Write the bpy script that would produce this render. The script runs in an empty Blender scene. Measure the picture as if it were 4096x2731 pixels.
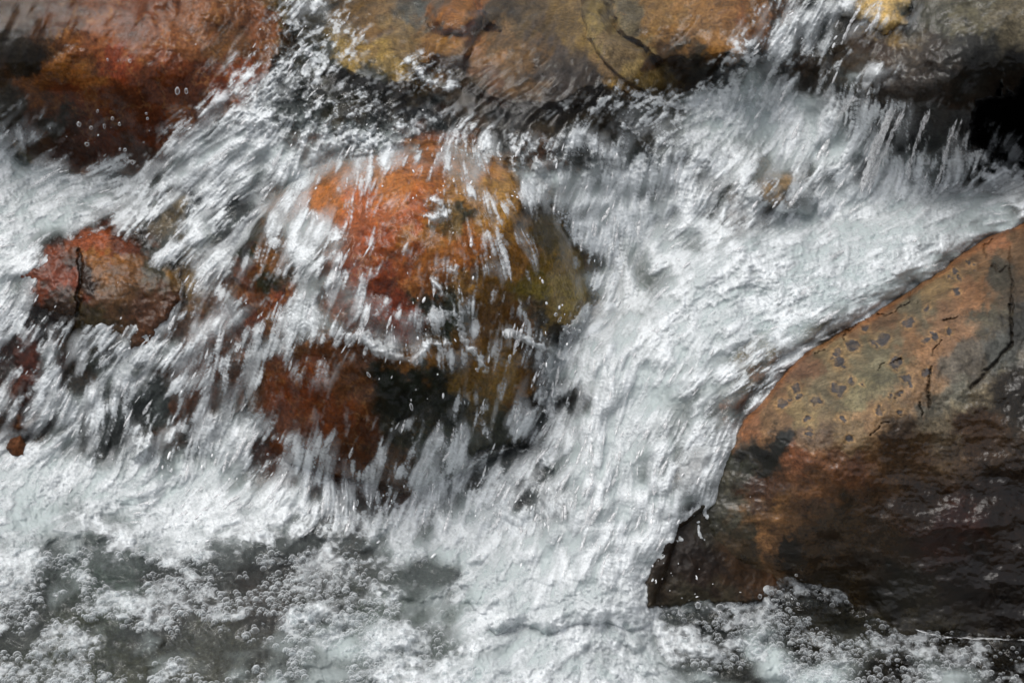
import bpy, math, random
import numpy as np
rng = np.random.default_rng(11)
random.seed(5)
scene = bpy.context.scene
COL = scene.collection
# ------------------------------------------------------------------ camera
W, H = 4096.0, 2731.0
LENS, PITCH, DIST = 70.0, math.radians(40), 3.2
AIM = np.array([0.0, 0.0, 0.2])
CP = AIM + DIST * np.array([0, -math.cos(PITCH), math.sin(PITCH)])
FW = np.array([0, math.cos(PITCH), -math.sin(PITCH)])
UP = np.array([0, math.sin(PITCH), math.cos(PITCH)])
cam = bpy.data.cameras.new("camera")
cam.lens = LENS
cam.clip_start = 0.05
cam.clip_end = 500
cam.dof.use_dof = True
cam.dof.focus_distance = 3.02
cam.dof.aperture_fstop = 7.0
camo = bpy.data.objects.new("camera", cam)
camo.location = CP
camo.rotation_euler = (math.pi / 2 - PITCH, 0, 0)
COL.objects.link(camo)
scene.camera = camo
# ------------------------------------------------------------------ light
SUN_EL, SUN_AZ = math.radians(68), math.radians(-60)   # azimuth from +Y (behind the scene) towards +X
SKY_STRENGTH, SUN_STRENGTH, EXPOSURE = 0.15, 0.8, 0.52
world = bpy.data.worlds.new("World")
scene.world = world
world.use_nodes = True
wn = world.node_tree
sky = wn.nodes.new("ShaderNodeTexSky")
sky.sky_type = 'NISHITA'
sky.sun_disc = False
sky.sun_elevation = SUN_EL
sky.sun_rotation = SUN_AZ
sky.dust_density = 4.0
sky.air_density = 0.8
hs = wn.nodes.new("ShaderNodeHueSaturation")       # thin overcast: a paler sky
hs.inputs["Saturation"].default_value = 0.2
wn.links.new(sky.outputs[0], hs.inputs["Color"])
wn.links.new(hs.outputs[0], wn.nodes["Background"].inputs[0])
wn.nodes["Background"].inputs[1].default_value = SKY_STRENGTH
sl = bpy.data.lights.new("sun", 'SUN')
sl.energy = SUN_STRENGTH
sl.angle = math.radians(45)
sl.color = (1.0, 0.96, 0.9)
so = bpy.data.objects.new("sun", sl)
so.rotation_euler = (math.pi / 2 - SUN_EL, 0, math.pi - SUN_AZ)
COL.objects.link(so)
scene.view_settings.view_transform = 'Standard'
scene.view_settings.look = 'None'
scene.view_settings.exposure = EXPOSURE
scene.view_settings.gamma = 1
scene.cycles.transparent_max_bounces = 24
scene.cycles.max_bounces = 8
# ------------------------------------------------------------------ maths helpers
def ray(u, v):
    nx = (u / W - .5) * 36 / LENS
    ny = -(v / H - .5) * (36 * H / W) / LENS
    return (nx * np.ones_like(ny), FW[1] + ny * UP[1], FW[2] + ny * UP[2])
def at(u, v, z):
    """the point of height z that shows at photograph pixel (u, v)"""
    u = np.asarray(u, float); v = np.asarray(v, float)
    dx, dy, dz = ray(u, v)
    t = (z - CP[2]) / dz
    return np.stack([CP[0] + t * dx, CP[1] + t * dy, CP[2] + t * dz], -1)
def _hash(ix, iy, seed):
    h = (ix.astype(np.int64) * 374761393 + iy.astype(np.int64) * 668265263 + seed * 1442695041) & 0xffffffff
    h = ((h ^ (h >> 13)) * 1274126177) & 0xffffffff
    return ((h ^ (h >> 16)) & 0xffff) / 65535.0
def vn(x, y, seed=0):
    ix = np.floor(x); iy = np.floor(y)
    fx = x - ix; fy = y - iy
    fx = fx * fx * fx * (fx * (fx * 6 - 15) + 10); fy = fy * fy * fy * (fy * (fy * 6 - 15) + 10)
    a = _hash(ix, iy, seed); b = _hash(ix + 1, iy, seed); c = _hash(ix, iy + 1, seed); d = _hash(ix + 1, iy + 1, seed)
    return (a + (b - a) * fx) * (1 - fy) + (c + (d - c) * fx) * fy
def fbm(u, v, scale, octs=4, seed=0, gain=.5):
    s = 0; a = 1; t = 0; x = u / scale; y = v / scale
    for k in range(octs):
        s = s + a * vn(x, y, seed + 17 * k); t += a; a *= gain
        x, y = (x * 1.62 + y * 1.18) + 3.7, (-x * 1.18 + y * 1.62) + 9.1
    return s / t
def uniformise(a):
    f = a.ravel(); o = np.argsort(f, kind='stable'); r = np.empty(f.size); r[o] = np.linspace(0, 1, f.size)
    return r.reshape(a.shape)
def sstep(a, b, x):
    t = np.clip((x - a) / (b - a), 0, 1); return t * t * (3 - 2 * t)
def tps(pts, extra=0.0):
    p = np.array(pts, float); n = len(p); X = p[:, :2] / 1000
    def K(r2): return .5 * r2 * np.log(r2 + 1e-9)
    A = np.zeros((n + 3, n + 3))
    d2 = ((X[:, None] - X[None]) ** 2).sum(-1)
    A[:n, :n] = K(d2) + np.eye(n) * extra
    A[:n, n] = 1; A[:n, n + 1:] = X; A[n, :n] = 1; A[n + 1:, :n] = X.T
    w = np.linalg.solve(A, np.r_[p[:, 2], 0, 0, 0])
    def f(u, v):
        x = u / 1000; y = v / 1000
        o = w[n] + w[n + 1] * x + w[n + 2] * y
        for k in range(n):
            o = o + w[k] * K((x - X[k, 0]) ** 2 + (y - X[k, 1]) ** 2)
        return o
    return f
def sdist(poly, u, v):
    """signed distance in pixels, positive inside"""
    P = np.array(poly, float); d = np.full(u.shape, 1e12); ins = np.zeros(u.shape, bool)
    n = len(P)
    for k in range(n):
        a = P[k]; b = P[(k + 1) % n]; e = b - a
        t = np.clip(((u - a[0]) * e[0] + (v - a[1]) * e[1]) / (e @ e), 0, 1)
        d = np.minimum(d, (u - a[0] - t * e[0]) ** 2 + (v - a[1] - t * e[1]) ** 2)
        c = ((a[1] > v) != (b[1] > v))
        with np.errstate(divide='ignore', invalid='ignore'):
            ins ^= c & (u < e[0] * (v - a[1]) / (e[1] if e[1] else 1e-9) + a[0])
    return np.where(ins, np.sqrt(d), -np.sqrt(d))
def linedist(pl, u, v):
    d = np.full(u.shape, 1e12)
    P = np.array(pl, float)
    for a, b in zip(P[:-1], P[1:]):
        e = b - a; t = np.clip(((u - a[0]) * e[0] + (v - a[1]) * e[1]) / (e @ e), 0, 1)
        d = np.minimum(d, (u - a[0] - t * e[0]) ** 2 + (v - a[1] - t * e[1]) ** 2)
    return np.sqrt(d)
def bil(A, x, y):
    x = np.clip(x, 0, A.shape[1] - 1.001); y = np.clip(y, 0, A.shape[0] - 1.001)
    ix = x.astype(int); iy = y.astype(int); fx = x - ix; fy = y - iy
    return (A[iy, ix] * (1 - fx) + A[iy, ix + 1] * fx) * (1 - fy) + (A[iy + 1, ix] * (1 - fx) + A[iy + 1, ix + 1] * fx) * fy
# ------------------------------------------------------------------ the grid the stream is surveyed on
ST = 4.0
U1 = np.arange(-520, 4620, ST); V1 = np.arange(-360, 3100, ST)
GU, GV = np.meshgrid(U1, V1)
NY, NX = GU.shape
# ------------------------------------------------------------------ heights of the water surface (metres)
ZP = [(-500,-340,.60),(600,-340,.58),(2000,-340,.52),(3200,-340,.56),(4600,-340,.62),
(0,0,.54),(0,300,.46),(0,500,.34),(0,620,.27),(0,800,.25),(0,1000,.235),(150,1150,.21),(-500,500,.36),(-500,800,.27),(-500,1200,.2),
(500,0,.54),(500,300,.47),(500,550,.35),(450,700,.265),(350,850,.25),
(1000,0,.53),(1000,250,.48),(900,420,.44),(700,550,.38),(640,720,.31),
(1400,0,.50),(1400,250,.475),(1300,420,.45),(2000,0,.50),(2000,250,.48),(2000,400,.455),(1900,520,.42),(1850,620,.41),
(2500,0,.50),(2500,250,.48),(2450,450,.44),(2400,600,.38),
(3000,0,.52),(2950,260,.47),(2950,340,.40),(2750,400,.38),(3250,0,.54),(3250,200,.46),(3200,400,.38),
(3600,0,.56),(3600,200,.52),(3650,400,.47),(3850,430,.46),(3400,330,.46),(3300,560,.34),(3550,720,.28),(3800,760,.27),(3400,700,.31),
(4096,0,.58),(4096,200,.54),(4600,200,.56),(4600,700,.28),(4096,650,.28),
(3700,850,.265),(4096,820,.27),(3300,900,.26),(2900,700,.33),(3050,750,.33),(2700,600,.36),(2700,900,.27),(2500,800,.30),
(2900,1100,.25),(3400,1100,.26),(2600,1200,.23),(2400,1150,.22),
(1200,700,.37),(1700,640,.42),(2000,700,.41),(2150,850,.37),(1500,900,.37),(1900,1000,.36),(2250,1100,.27),(1700,1250,.29),(1200,1100,.29),(1300,1400,.22),
(1800,1500,.20),(2150,1450,.19),(1500,1750,.11),(1900,1750,.09),(1200,1750,.08),(2100,1680,.11),
(700,900,.27),(500,1050,.24),(700,1250,.20),(300,1250,.19),(100,1400,.13),(700,1550,.11),(300,1650,.06),(900,1800,.03),(0,1600,.08),(-500,1600,.08),
(0,1850,.005),(500,1900,.005),(1000,2050,0),(1500,2050,0),(1800,2150,.0),(2000,1870,.06),(0,2300,0),(800,2400,0),(1500,2500,0),(-500,2000,0),(-500,3000,0),(1000,3000,0),(2300,3000,0),(3500,3000,0),(4600,3000,0),(2000,2700,0.01),
(2300,1350,.20),(2500,1450,.20),(2700,1350,.225),(3000,1350,.235),(2400,1650,.15),(2800,1600,.19),(2300,1900,.10),(2600,1900,.12),(2750,2000,.11),
(2200,2150,.03),(2500,2200,.05),(2400,2400,.01),(2600,2450,0),(3500,1250,.24),(4096,880,.265),(4600,900,.27),
(3500,1700,.16),(4096,1500,.18),(4600,1600,.15),(3500,2300,.0),(4096,2500,0),(3000,2400,0),(4600,2500,0)]
zfun = tps(ZP, 0.0004)
def up2(fun):
    """evaluate a slow smooth function on a coarse grid and enlarge it"""
    uc = np.arange(U1[0], U1[-1] + 40, 32.0); vc = np.arange(V1[0], V1[-1] + 40, 32.0)
    a, b = np.meshgrid(uc, vc); A = fun(a, b)
    return bil(A, (GU - uc[0]) / 32, (GV - vc[0]) / 32)
Z0 = up2(zfun)
DOME = sdist([(1150,740),(1350,650),(1600,600),(1900,610),(2080,690),(2200,820),(2300,1000),(2350,1200),(2330,1290),(2230,1350),(2210,1480),(2180,1650),(2080,1780),(1900,1870),(1650,1960),(1400,1920),(1150,1850),(1000,1650),(980,1400),(900,1200),(900,1050),(1000,900)], GU, GV)
t_ = np.clip(DOME / 420, 0, 1); Z0 = Z0 + .060 * np.sqrt(1 - (1 - t_) ** 2)
TONG = sdist([(2330,1360),(2480,1240),(2600,1160),(2700,1020),(2950,930),(3400,880),(3750,800),(4300,700),(4600,700),(4150,862),(3950,950),(3640,1160),(3300,1360),(3190,1500),(3035,1705),(2935,1870),(2872,2010),(2720,2110),(2640,2300),(2600,2500),(2000,2520),(1830,2350),(2150,2050),(2260,1750),(2260,1500)], GU + (fbm(GU, GV, 110, 3, 540) - .5) * 70, GV + (fbm(GU, GV, 110, 3, 541) - .5) * 70)
t_ = np.clip(TONG / 150, 0, 1); Z0 = Z0 + .026 * np.sqrt(1 - (1 - t_) ** 2)
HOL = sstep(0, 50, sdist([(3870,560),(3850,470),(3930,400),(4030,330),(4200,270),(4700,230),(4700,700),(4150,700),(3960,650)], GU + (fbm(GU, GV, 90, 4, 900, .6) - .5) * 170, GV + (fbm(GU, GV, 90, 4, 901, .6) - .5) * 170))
Z0 = Z0 - .16 * HOL      # the undercut beneath the dark boulder's lip
# ------------------------------------------------------------------ how much of each 100 px cell is white water (0..9)
DG = """
000000111111331000000000000000155442111111
000001111113443100000000000000166542111111
000001111136642000000000000001376410100011
000000111246311024200000000013861275200000
321111111466533312111111234599999751000000
352221126777676663521123245589999865533200
741121178888787676656545545667788985565442
998675588877866322563888777767775667665331
999986665477632325342478887864736899988994
999735648656875323234227888785679999899898
984122557624766351124324578877999999999984
972113427522765312444426777899999999993000
862114536423767311533323677999999999961000
444346665445766565421336899999999655720000
646547665456433665542278999998667300000000
636467654461331114452389999887462000000000
526764556762133111344323899877656000000000
416743433772133344543369998775571000000000
868747677764343555556668998776740000000000
999998988876643356655479997658100000000000
999899999888866445776557999877700000000000
998767898877655777899889998730000000000000
786745876554534788999999999872000000000000
566733445533534455599999998411110000000000
236447353442364666799999987664345543000000
325563564325667767789999987543765455410000
324444655556678875678999877453884465553322
434554655667777667899999998776588974367632
"""
rows = [r.strip() for r in DG.strip().splitlines()]
rows = [(r + '0' * 42)[:42] for r in rows]
DA = np.array([[int(c) for c in r] for r in rows], float) / 9
def dsm(u, v): return bil(DA, u / 100, v / 100)
wu = (fbm(GU, GV, 130, 3, 5) - .5) * 120; wv = (fbm(GU, GV, 130, 3, 6) - .5) * 120
DEN = dsm(GU + wu, GV + wv)
def spot(cx, cy, rx, ry): return np.exp(-(((GU - cx) / rx) ** 2 + ((GV - cy) / ry) ** 2))
DEN *= 1 - .66 * spot(1720, 920, 430, 340) - .66 * spot(1330, 1640, 330, 270) - .5 * spot(1080, 1160, 120, 130) - .4 * spot(1950, 1450, 160, 180) - .45 * spot(3130, 1320, 130, 60) - .5 * spot(2900, 1580, 60, 170) - .6 * spot(1650, 400, 420, 90) - .4 * spot(2250, 1050, 80, 200)
DEN = DEN * (1 - .75 * spot(450, 300, 560, 280)) * (1 - .6 * spot(700, 60, 420, 160)) * (1 - .66 * spot(3700, 570, 270, 130)) * (1 - .6 * spot(450, 560, 330, 90))
BUBZ = np.clip(sstep(2180, 2330, GV + (fbm(GU, GV, 240, 3, 520) - .5) * 200) * sstep(1750, 1350, GU) + sstep(2350, 2450, GV) * sstep(2650, 2850, GU) + spot(3250, 1190, 330, 70) * .5, 0, 1)
DEN = DEN * (1 - .42 * BUBZ)
# threads and crests that stand out of the flow
CREST = np.zeros((NY, NX)); ju = (fbm(GU, GV, 34, 3, 530, .6) - .5) * 44; jv = (fbm(GU, GV, 34, 3, 531, .6) - .5) * 44
for pl, w in [([(1725,1118),(1774,1160),(1810,1215),(1834,1275),(1853,1348),(1883,1397),(1913,1433),(1950,1481)], 11), ([(1828,1060),(1822,1154),(1847,1227),(1850,1270)], 12),
              ([(2040,1336),(2089,1350),(2137,1370),(2190,1392),(2250,1430)], 17), ([(2230,1380),(2262,1310),(2319,1263),(2358,1216)], 17), ([(2196,1420),(2190,1481),(2204,1536),(2212,1600)], 12),
              ([(590,1672),(603,1730),(597,1775),(540,1830)], 14), ([(1640,245),(1690,290),(1740,345),(1810,350)], 22), ([(2045,640),(2075,590),(2100,545),(2125,590),(2160,650)], 9), ([(2486,493),(2555,540),(2596,618)], 9),
              ([(95,640),(85,540),(75,515)], 16), ([(1720,800),(1780,850),(1700,870)], 26), ([(1180,100),(1250,180),(1150,250)], 26), ([(1440,1340),(1550,1420),(1650,1440),(1720,1380),(1800,1360)], 26), ([(1865,1890),(1925,1822),(2046,1795),(2155,1815),(2200,1876)], 10)]:
    CREST = np.maximum(CREST, np.exp(-(linedist(pl, GU + ju, GV + jv) / w) ** 2))
DEN = DEN * (1 - .9 * spot(2840, 2120, 80, 70)) * (1 - .5 * spot(120, 1500, 80, 220)) * (1 - .45 * spot(600, 1190, 170, 190)) * (1 - .35 * spot(1080, 1500, 110, 200)) * (1 - .4 * spot(1550, 1300, 330, 110)) * (1 - .4 * spot(1900, 720, 260, 90)) * (1 - .4 * spot(380, 1420, 140, 160)) * (1 - .6 * spot(3880, 180, 380, 190)) * (1 - .55 * spot(1360, 750, 230, 80)) * (1 - .35 * spot(820, 1450, 110, 130))
DEN = np.maximum(DEN, .92 * CREST) - .4 * spot(2230, 1150, 90, 190) - .45 * spot(1650, 1540, 220, 110) - .5 * spot(400, 1120, 230, 150)
DSM = dsm(GU, GV)
# ------------------------------------------------------------------ flow directions
FL = [(-400,100,-.5,.8),(200,300,-.45,.85),(700,200,-.5,.85),(1000,300,-.6,.75),(300,750,-.9,.35),(0,900,-.9,.4),(800,500,-.75,.6),(600,650,-.8,.6),
(1300,100,-.7,.7),(1600,200,-.8,.45),(2000,150,-.55,.75),(2400,200,-.25,.9),(2800,100,-.5,.6),(1500,400,-.85,.45),(2000,400,-.8,.5),(2400,450,-.6,.7),
(1200,650,-.6,.75),(900,800,-.7,.6),(500,1100,-.6,.8),(900,1100,-.6,.8),(1200,1000,-.45,.9),(700,1400,-.55,.85),(300,1500,-.5,.85),(50,1250,-.6,.75),
(1600,700,-.3,.95),(1900,700,.1,1),(1700,1000,-.12,1),(2100,900,.35,.95),(2200,1200,.12,1),(1700,1400,0,1),(1200,1450,-.3,.95),(1900,1700,0,1),(1400,1900,-.1,1),
(800,1800,-.45,.9),(400,1800,-.4,.9),(2300,650,-.1,1),(2500,900,-.05,1),(2450,1150,-.1,1),(2700,700,-.3,.9),(2900,500,-.5,.6),(2700,450,-.7,.4),
(3250,100,-.3,.95),(3250,400,-.25,.95),(3500,150,-.6,.75),(3900,150,-.7,.5),(3400,500,-.45,.85),(3600,600,-.25,.95),(3800,600,-.2,.97),
(3000,750,-.8,.5),(3200,700,-.6,.6),(3900,850,-1,.15),(3500,950,-1,.3),(3100,1050,-.95,.35),(2800,950,-.8,.5),(2700,1250,-.8,.5),(2400,1300,-.6,.6),
(3200,1250,-.88,.5),(2900,1450,-.7,.7),(2600,1500,-.5,.85),(2350,1500,-.35,.95),(2400,1900,-.2,1),(2750,1800,-.4,.9),(2100,1900,-.35,.95),(2200,2200,-.2,1),
(2600,2150,-.3,.95),(2000,2100,-.3,.95),(1900,2400,-.8,.4),(1400,2500,-.95,.3),(1000,2300,-.95,.2),(500,2100,-1,.1),(100,2300,-.9,.3),(500,2600,-.8,.5),
(2300,2550,-.4,.4),(2500,2600,.4,.3),(2900,2500,.9,-.3),(3300,2500,.9,.35),(3700,2600,.95,.3),(1800,2650,-.9,.3)]
fa = np.array(FL, float)
def flow(u, v):
    sx = 0; sy = 0
    for a in fa:
        w = 1 / (((u - a[0]) ** 2 + (v - a[1]) ** 2) / 1e4 + .3) ** 1.6
        m = math.hypot(a[2], a[3]); sx = sx + w * a[2] / m; sy = sy + w * a[3] / m
    return sx, sy
FX = up2(lambda a, b: flow(a, b)[0]); FY = up2(lambda a, b: flow(a, b)[1])
ang = (fbm(GU, GV, 200, 2, 31) - .5) * .8
ca, sa = np.cos(ang), np.sin(ang)
FX, FY = FX * ca - FY * sa, FX * sa + FY * ca
m = np.hypot(FX, FY) + 1e-9; FX /= m; FY /= m
def lic(N, L, stp=1.3):
    acc = N.copy(); tot = 1.0
    gx, gy = np.meshgrid(np.arange(NX, dtype=float), np.arange(NY, dtype=float))
    for sg in (1, -1):
        x = gx.copy(); y = gy.copy()
        for k in range(L):
            ix = np.clip(x, 0, NX - 1).astype(int); iy = np.clip(y, 0, NY - 1).astype(int)
            x += FX[iy, ix] * stp * sg; y += FY[iy, ix] * stp * sg
            w = .5 + .5 * math.cos(math.pi * (k + 1) / (L + 1))
            acc += w * N[np.clip(y, 0, NY - 1).astype(int), np.clip(x, 0, NX - 1).astype(int)]; tot += w
    return acc / tot
n_f = rng.random((NY, NX)) * .75 + vn(GU / 9, GV / 9, 3) * .8 + vn(GU / 19, GV / 19, 4) * .5
L_LONG = uniformise(lic(n_f, 11))
L_SHORT = uniformise(lic(n_f, 4))
n_m = vn(GU / 17, GV / 17, 14) + .8 * vn(GU / 33, GV / 33, 15)
L_MID = uniformise(lic(n_m, 11))
n_c = vn(GU / 45, GV / 45, 8) + .9 * vn(GU / 95, GV / 95, 9)
L_CLUMP = uniformise(lic(n_c, 9))
L_VEIL = uniformise(lic(vn(GU / 30, GV / 30, 21) + .7 * vn(GU / 60, GV / 60, 22), 26))
BIL = uniformise(np.abs(fbm(GU + wu * .6, GV + wv * .6, 95, 5, 40, .6) - .5))      # curls and billows
BIL2 = uniformise(np.abs(fbm(GU + wu * .3, GV + wv * .3, 42, 4, 44, .6) - .5))
FINE = uniformise(fbm(GU, GV, 22, 3, 51, .6))
# ------------------------------------------------------------------ zones of different motion
def blob(cx, cy, rx, ry, rot=0):
    c, s = math.cos(rot), math.sin(rot)
    x = (GU - cx) * c + (GV - cy) * s; y = -(GU - cx) * s + (GV - cy) * c
    return np.exp(-((x / rx) ** 2 + (y / ry) ** 2))
POOL = sstep(1950, 2150, GV + (fbm(GU, GV, 300, 2, 60) - .5) * 160 - 300 * blob(2300, 2300, 420, 330))   # lower pool
UPPER = np.clip(sstep(520, 300, GV) * sstep(1150, 1350, GU) * sstep(3150, 3000, GU) + blob(1900, 420, 700, 110), 0, 1)
FOAMP = np.clip(blob(2850, 480, 330, 200) + blob(3500, 980, 520, 170, -.2) + blob(3050, 1150, 500, 180, -.4) + blob(80, 820, 330, 170) + blob(200, 2000, 500, 170), 0, 1)
CURL = np.clip(blob(1380, 500, 330, 120, .1) + blob(2150, 640, 300, 70) + blob(1150, 220, 170, 150) + blob(1720, 300, 130, 60) + blob(1750, 850, 120, 80), 0, 1)
STREAK = np.clip(1 - POOL - UPPER * .7 - FOAMP * .85 - CURL * .85, 0, 1)
n_mix = STREAK * (.17 * L_LONG + .13 * L_SHORT + .34 * L_MID + .20 * L_CLUMP + .16 * BIL2)
n_mix += (1 - STREAK) * (1 - POOL) * (.30 * L_SHORT + .25 * FINE + .25 * L_MID + .20 * BIL2)
RAFT = uniformise(fbm(GU * .75 + wu * .8, GV * 1.25 + wv * .8, 190, 5, 510, .62))
n_mix += POOL * (.10 * FINE + .52 * RAFT + .10 * BIL2 + .10 * L_CLUMP + .18 * L_MID)
n_u = uniformise(n_mix)
dn = np.clip(DEN, 0, 1) * (1 - .24 * POOL * (1 - spot(2150, 2500, 500, 450)) - .22 * POOL * sstep(2650, 3000, GU))
cov = np.clip(.77 * dn + (L_CLUMP - .5) * .45 * np.clip(dn * (1.12 - dn) * 4, .12, 1), 0, .93)
wid = .38 + .08 * np.clip(POOL + FOAMP, 0, 1)
cr_ = cov * (.70 + .2 * (1 - STREAK))
ALPHA = sstep(1 - cr_ - wid, 1 - cr_ + wid, n_u) * sstep(.03, .2, DEN)
VEIL = sstep(1 - cov * 1.15 - .3, 1 - cov * 1.15 + .3, L_VEIL) * sstep(.10, .4, DEN) * STREAK * .50
ALPHA *= (.62 + .22 * sstep(.5, .95, DEN) + (.38 - .22 * sstep(.5, .95, DEN)) * sstep(.2, .9, L_LONG * STREAK + FINE * (1 - STREAK)))
ALPHA = 1 - (1 - np.clip(ALPHA * (1 - .12 * UPPER), 0, 1)) * (1 - VEIL)
DENSE = sstep(.62, .92, DSM) * (1 - BUBZ)
ALPHA = ALPHA * (1 - 0.6 * DENSE) + 0.6 * DENSE * np.clip(.46 + .75 * (L_MID - .5) + .85 * (L_CLUMP - .5) + .3 * (L_LONG - .5), 0, 1)
MILK = sstep(.50, .98, DSM + (L_CLUMP - .5) * .18) * .92
MILK = np.maximum(MILK, .26 * sstep(.22, .6, DEN) * (.2 + .8 * L_CLUMP))
MILK = np.maximum(MILK, .20 * POOL * sstep(3200, 2500, GU) * (1 - .6 * BUBZ))
# ------------------------------------------------------------------ relief of the water
big = fbm(GU, GV, 260, 3, 70) - .5
mid = fbm(GU + wu * .5, GV + wv * .5, 85, 3, 71) - .5
WHITE = sstep(.2, .8, DSM)
RELIEF = big * (.024 * (.35 + WHITE)) + mid * (.004 + .003 * WHITE) * (1 - .4 * sstep(.6, .9, DSM))
RELIEF += (L_CLUMP - .5) * (.004 + .004 * WHITE) * (1 - .6 * FOAMP) + (L_LONG - .5) * (.0008 + .0010 * WHITE) * STREAK * (1 - 0.6 * DENSE)
RELIEF += (FINE - .5) * .0030 * WHITE * (1 - STREAK * .7) + (BIL - .5) * .0035 * (1 - STREAK) * (.08 + WHITE) + (L_SHORT - .5) * .0011 * WHITE * (1 - .4 * DENSE) + CREST * .012
RELIEF += POOL * (fbm(GU * .8 + wu, GV * 1.7 + wv, 180, 3, 515, .5) - .5) * .030 * (1 - .7 * DENSE)
RELIEF += CURL * ((BIL - .5) * .012 + (FINE - .5) * .004) * sstep(.05, .4, DEN)
ripple = lic(vn(GU / 30, GV / 30, 12) + .6 * vn(GU / 14, GV / 14, 13), 9) 
RELIEF += (ripple - .8) * .006 * (1 - WHITE * .7) * (.4 + .25 * UPPER) * (1 - .85 * spot(400, 200, 700, 380))
RELIEF *= 1 - .6 * spot(400, 120, 750, 330)
ZW = Z0 + RELIEF
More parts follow.
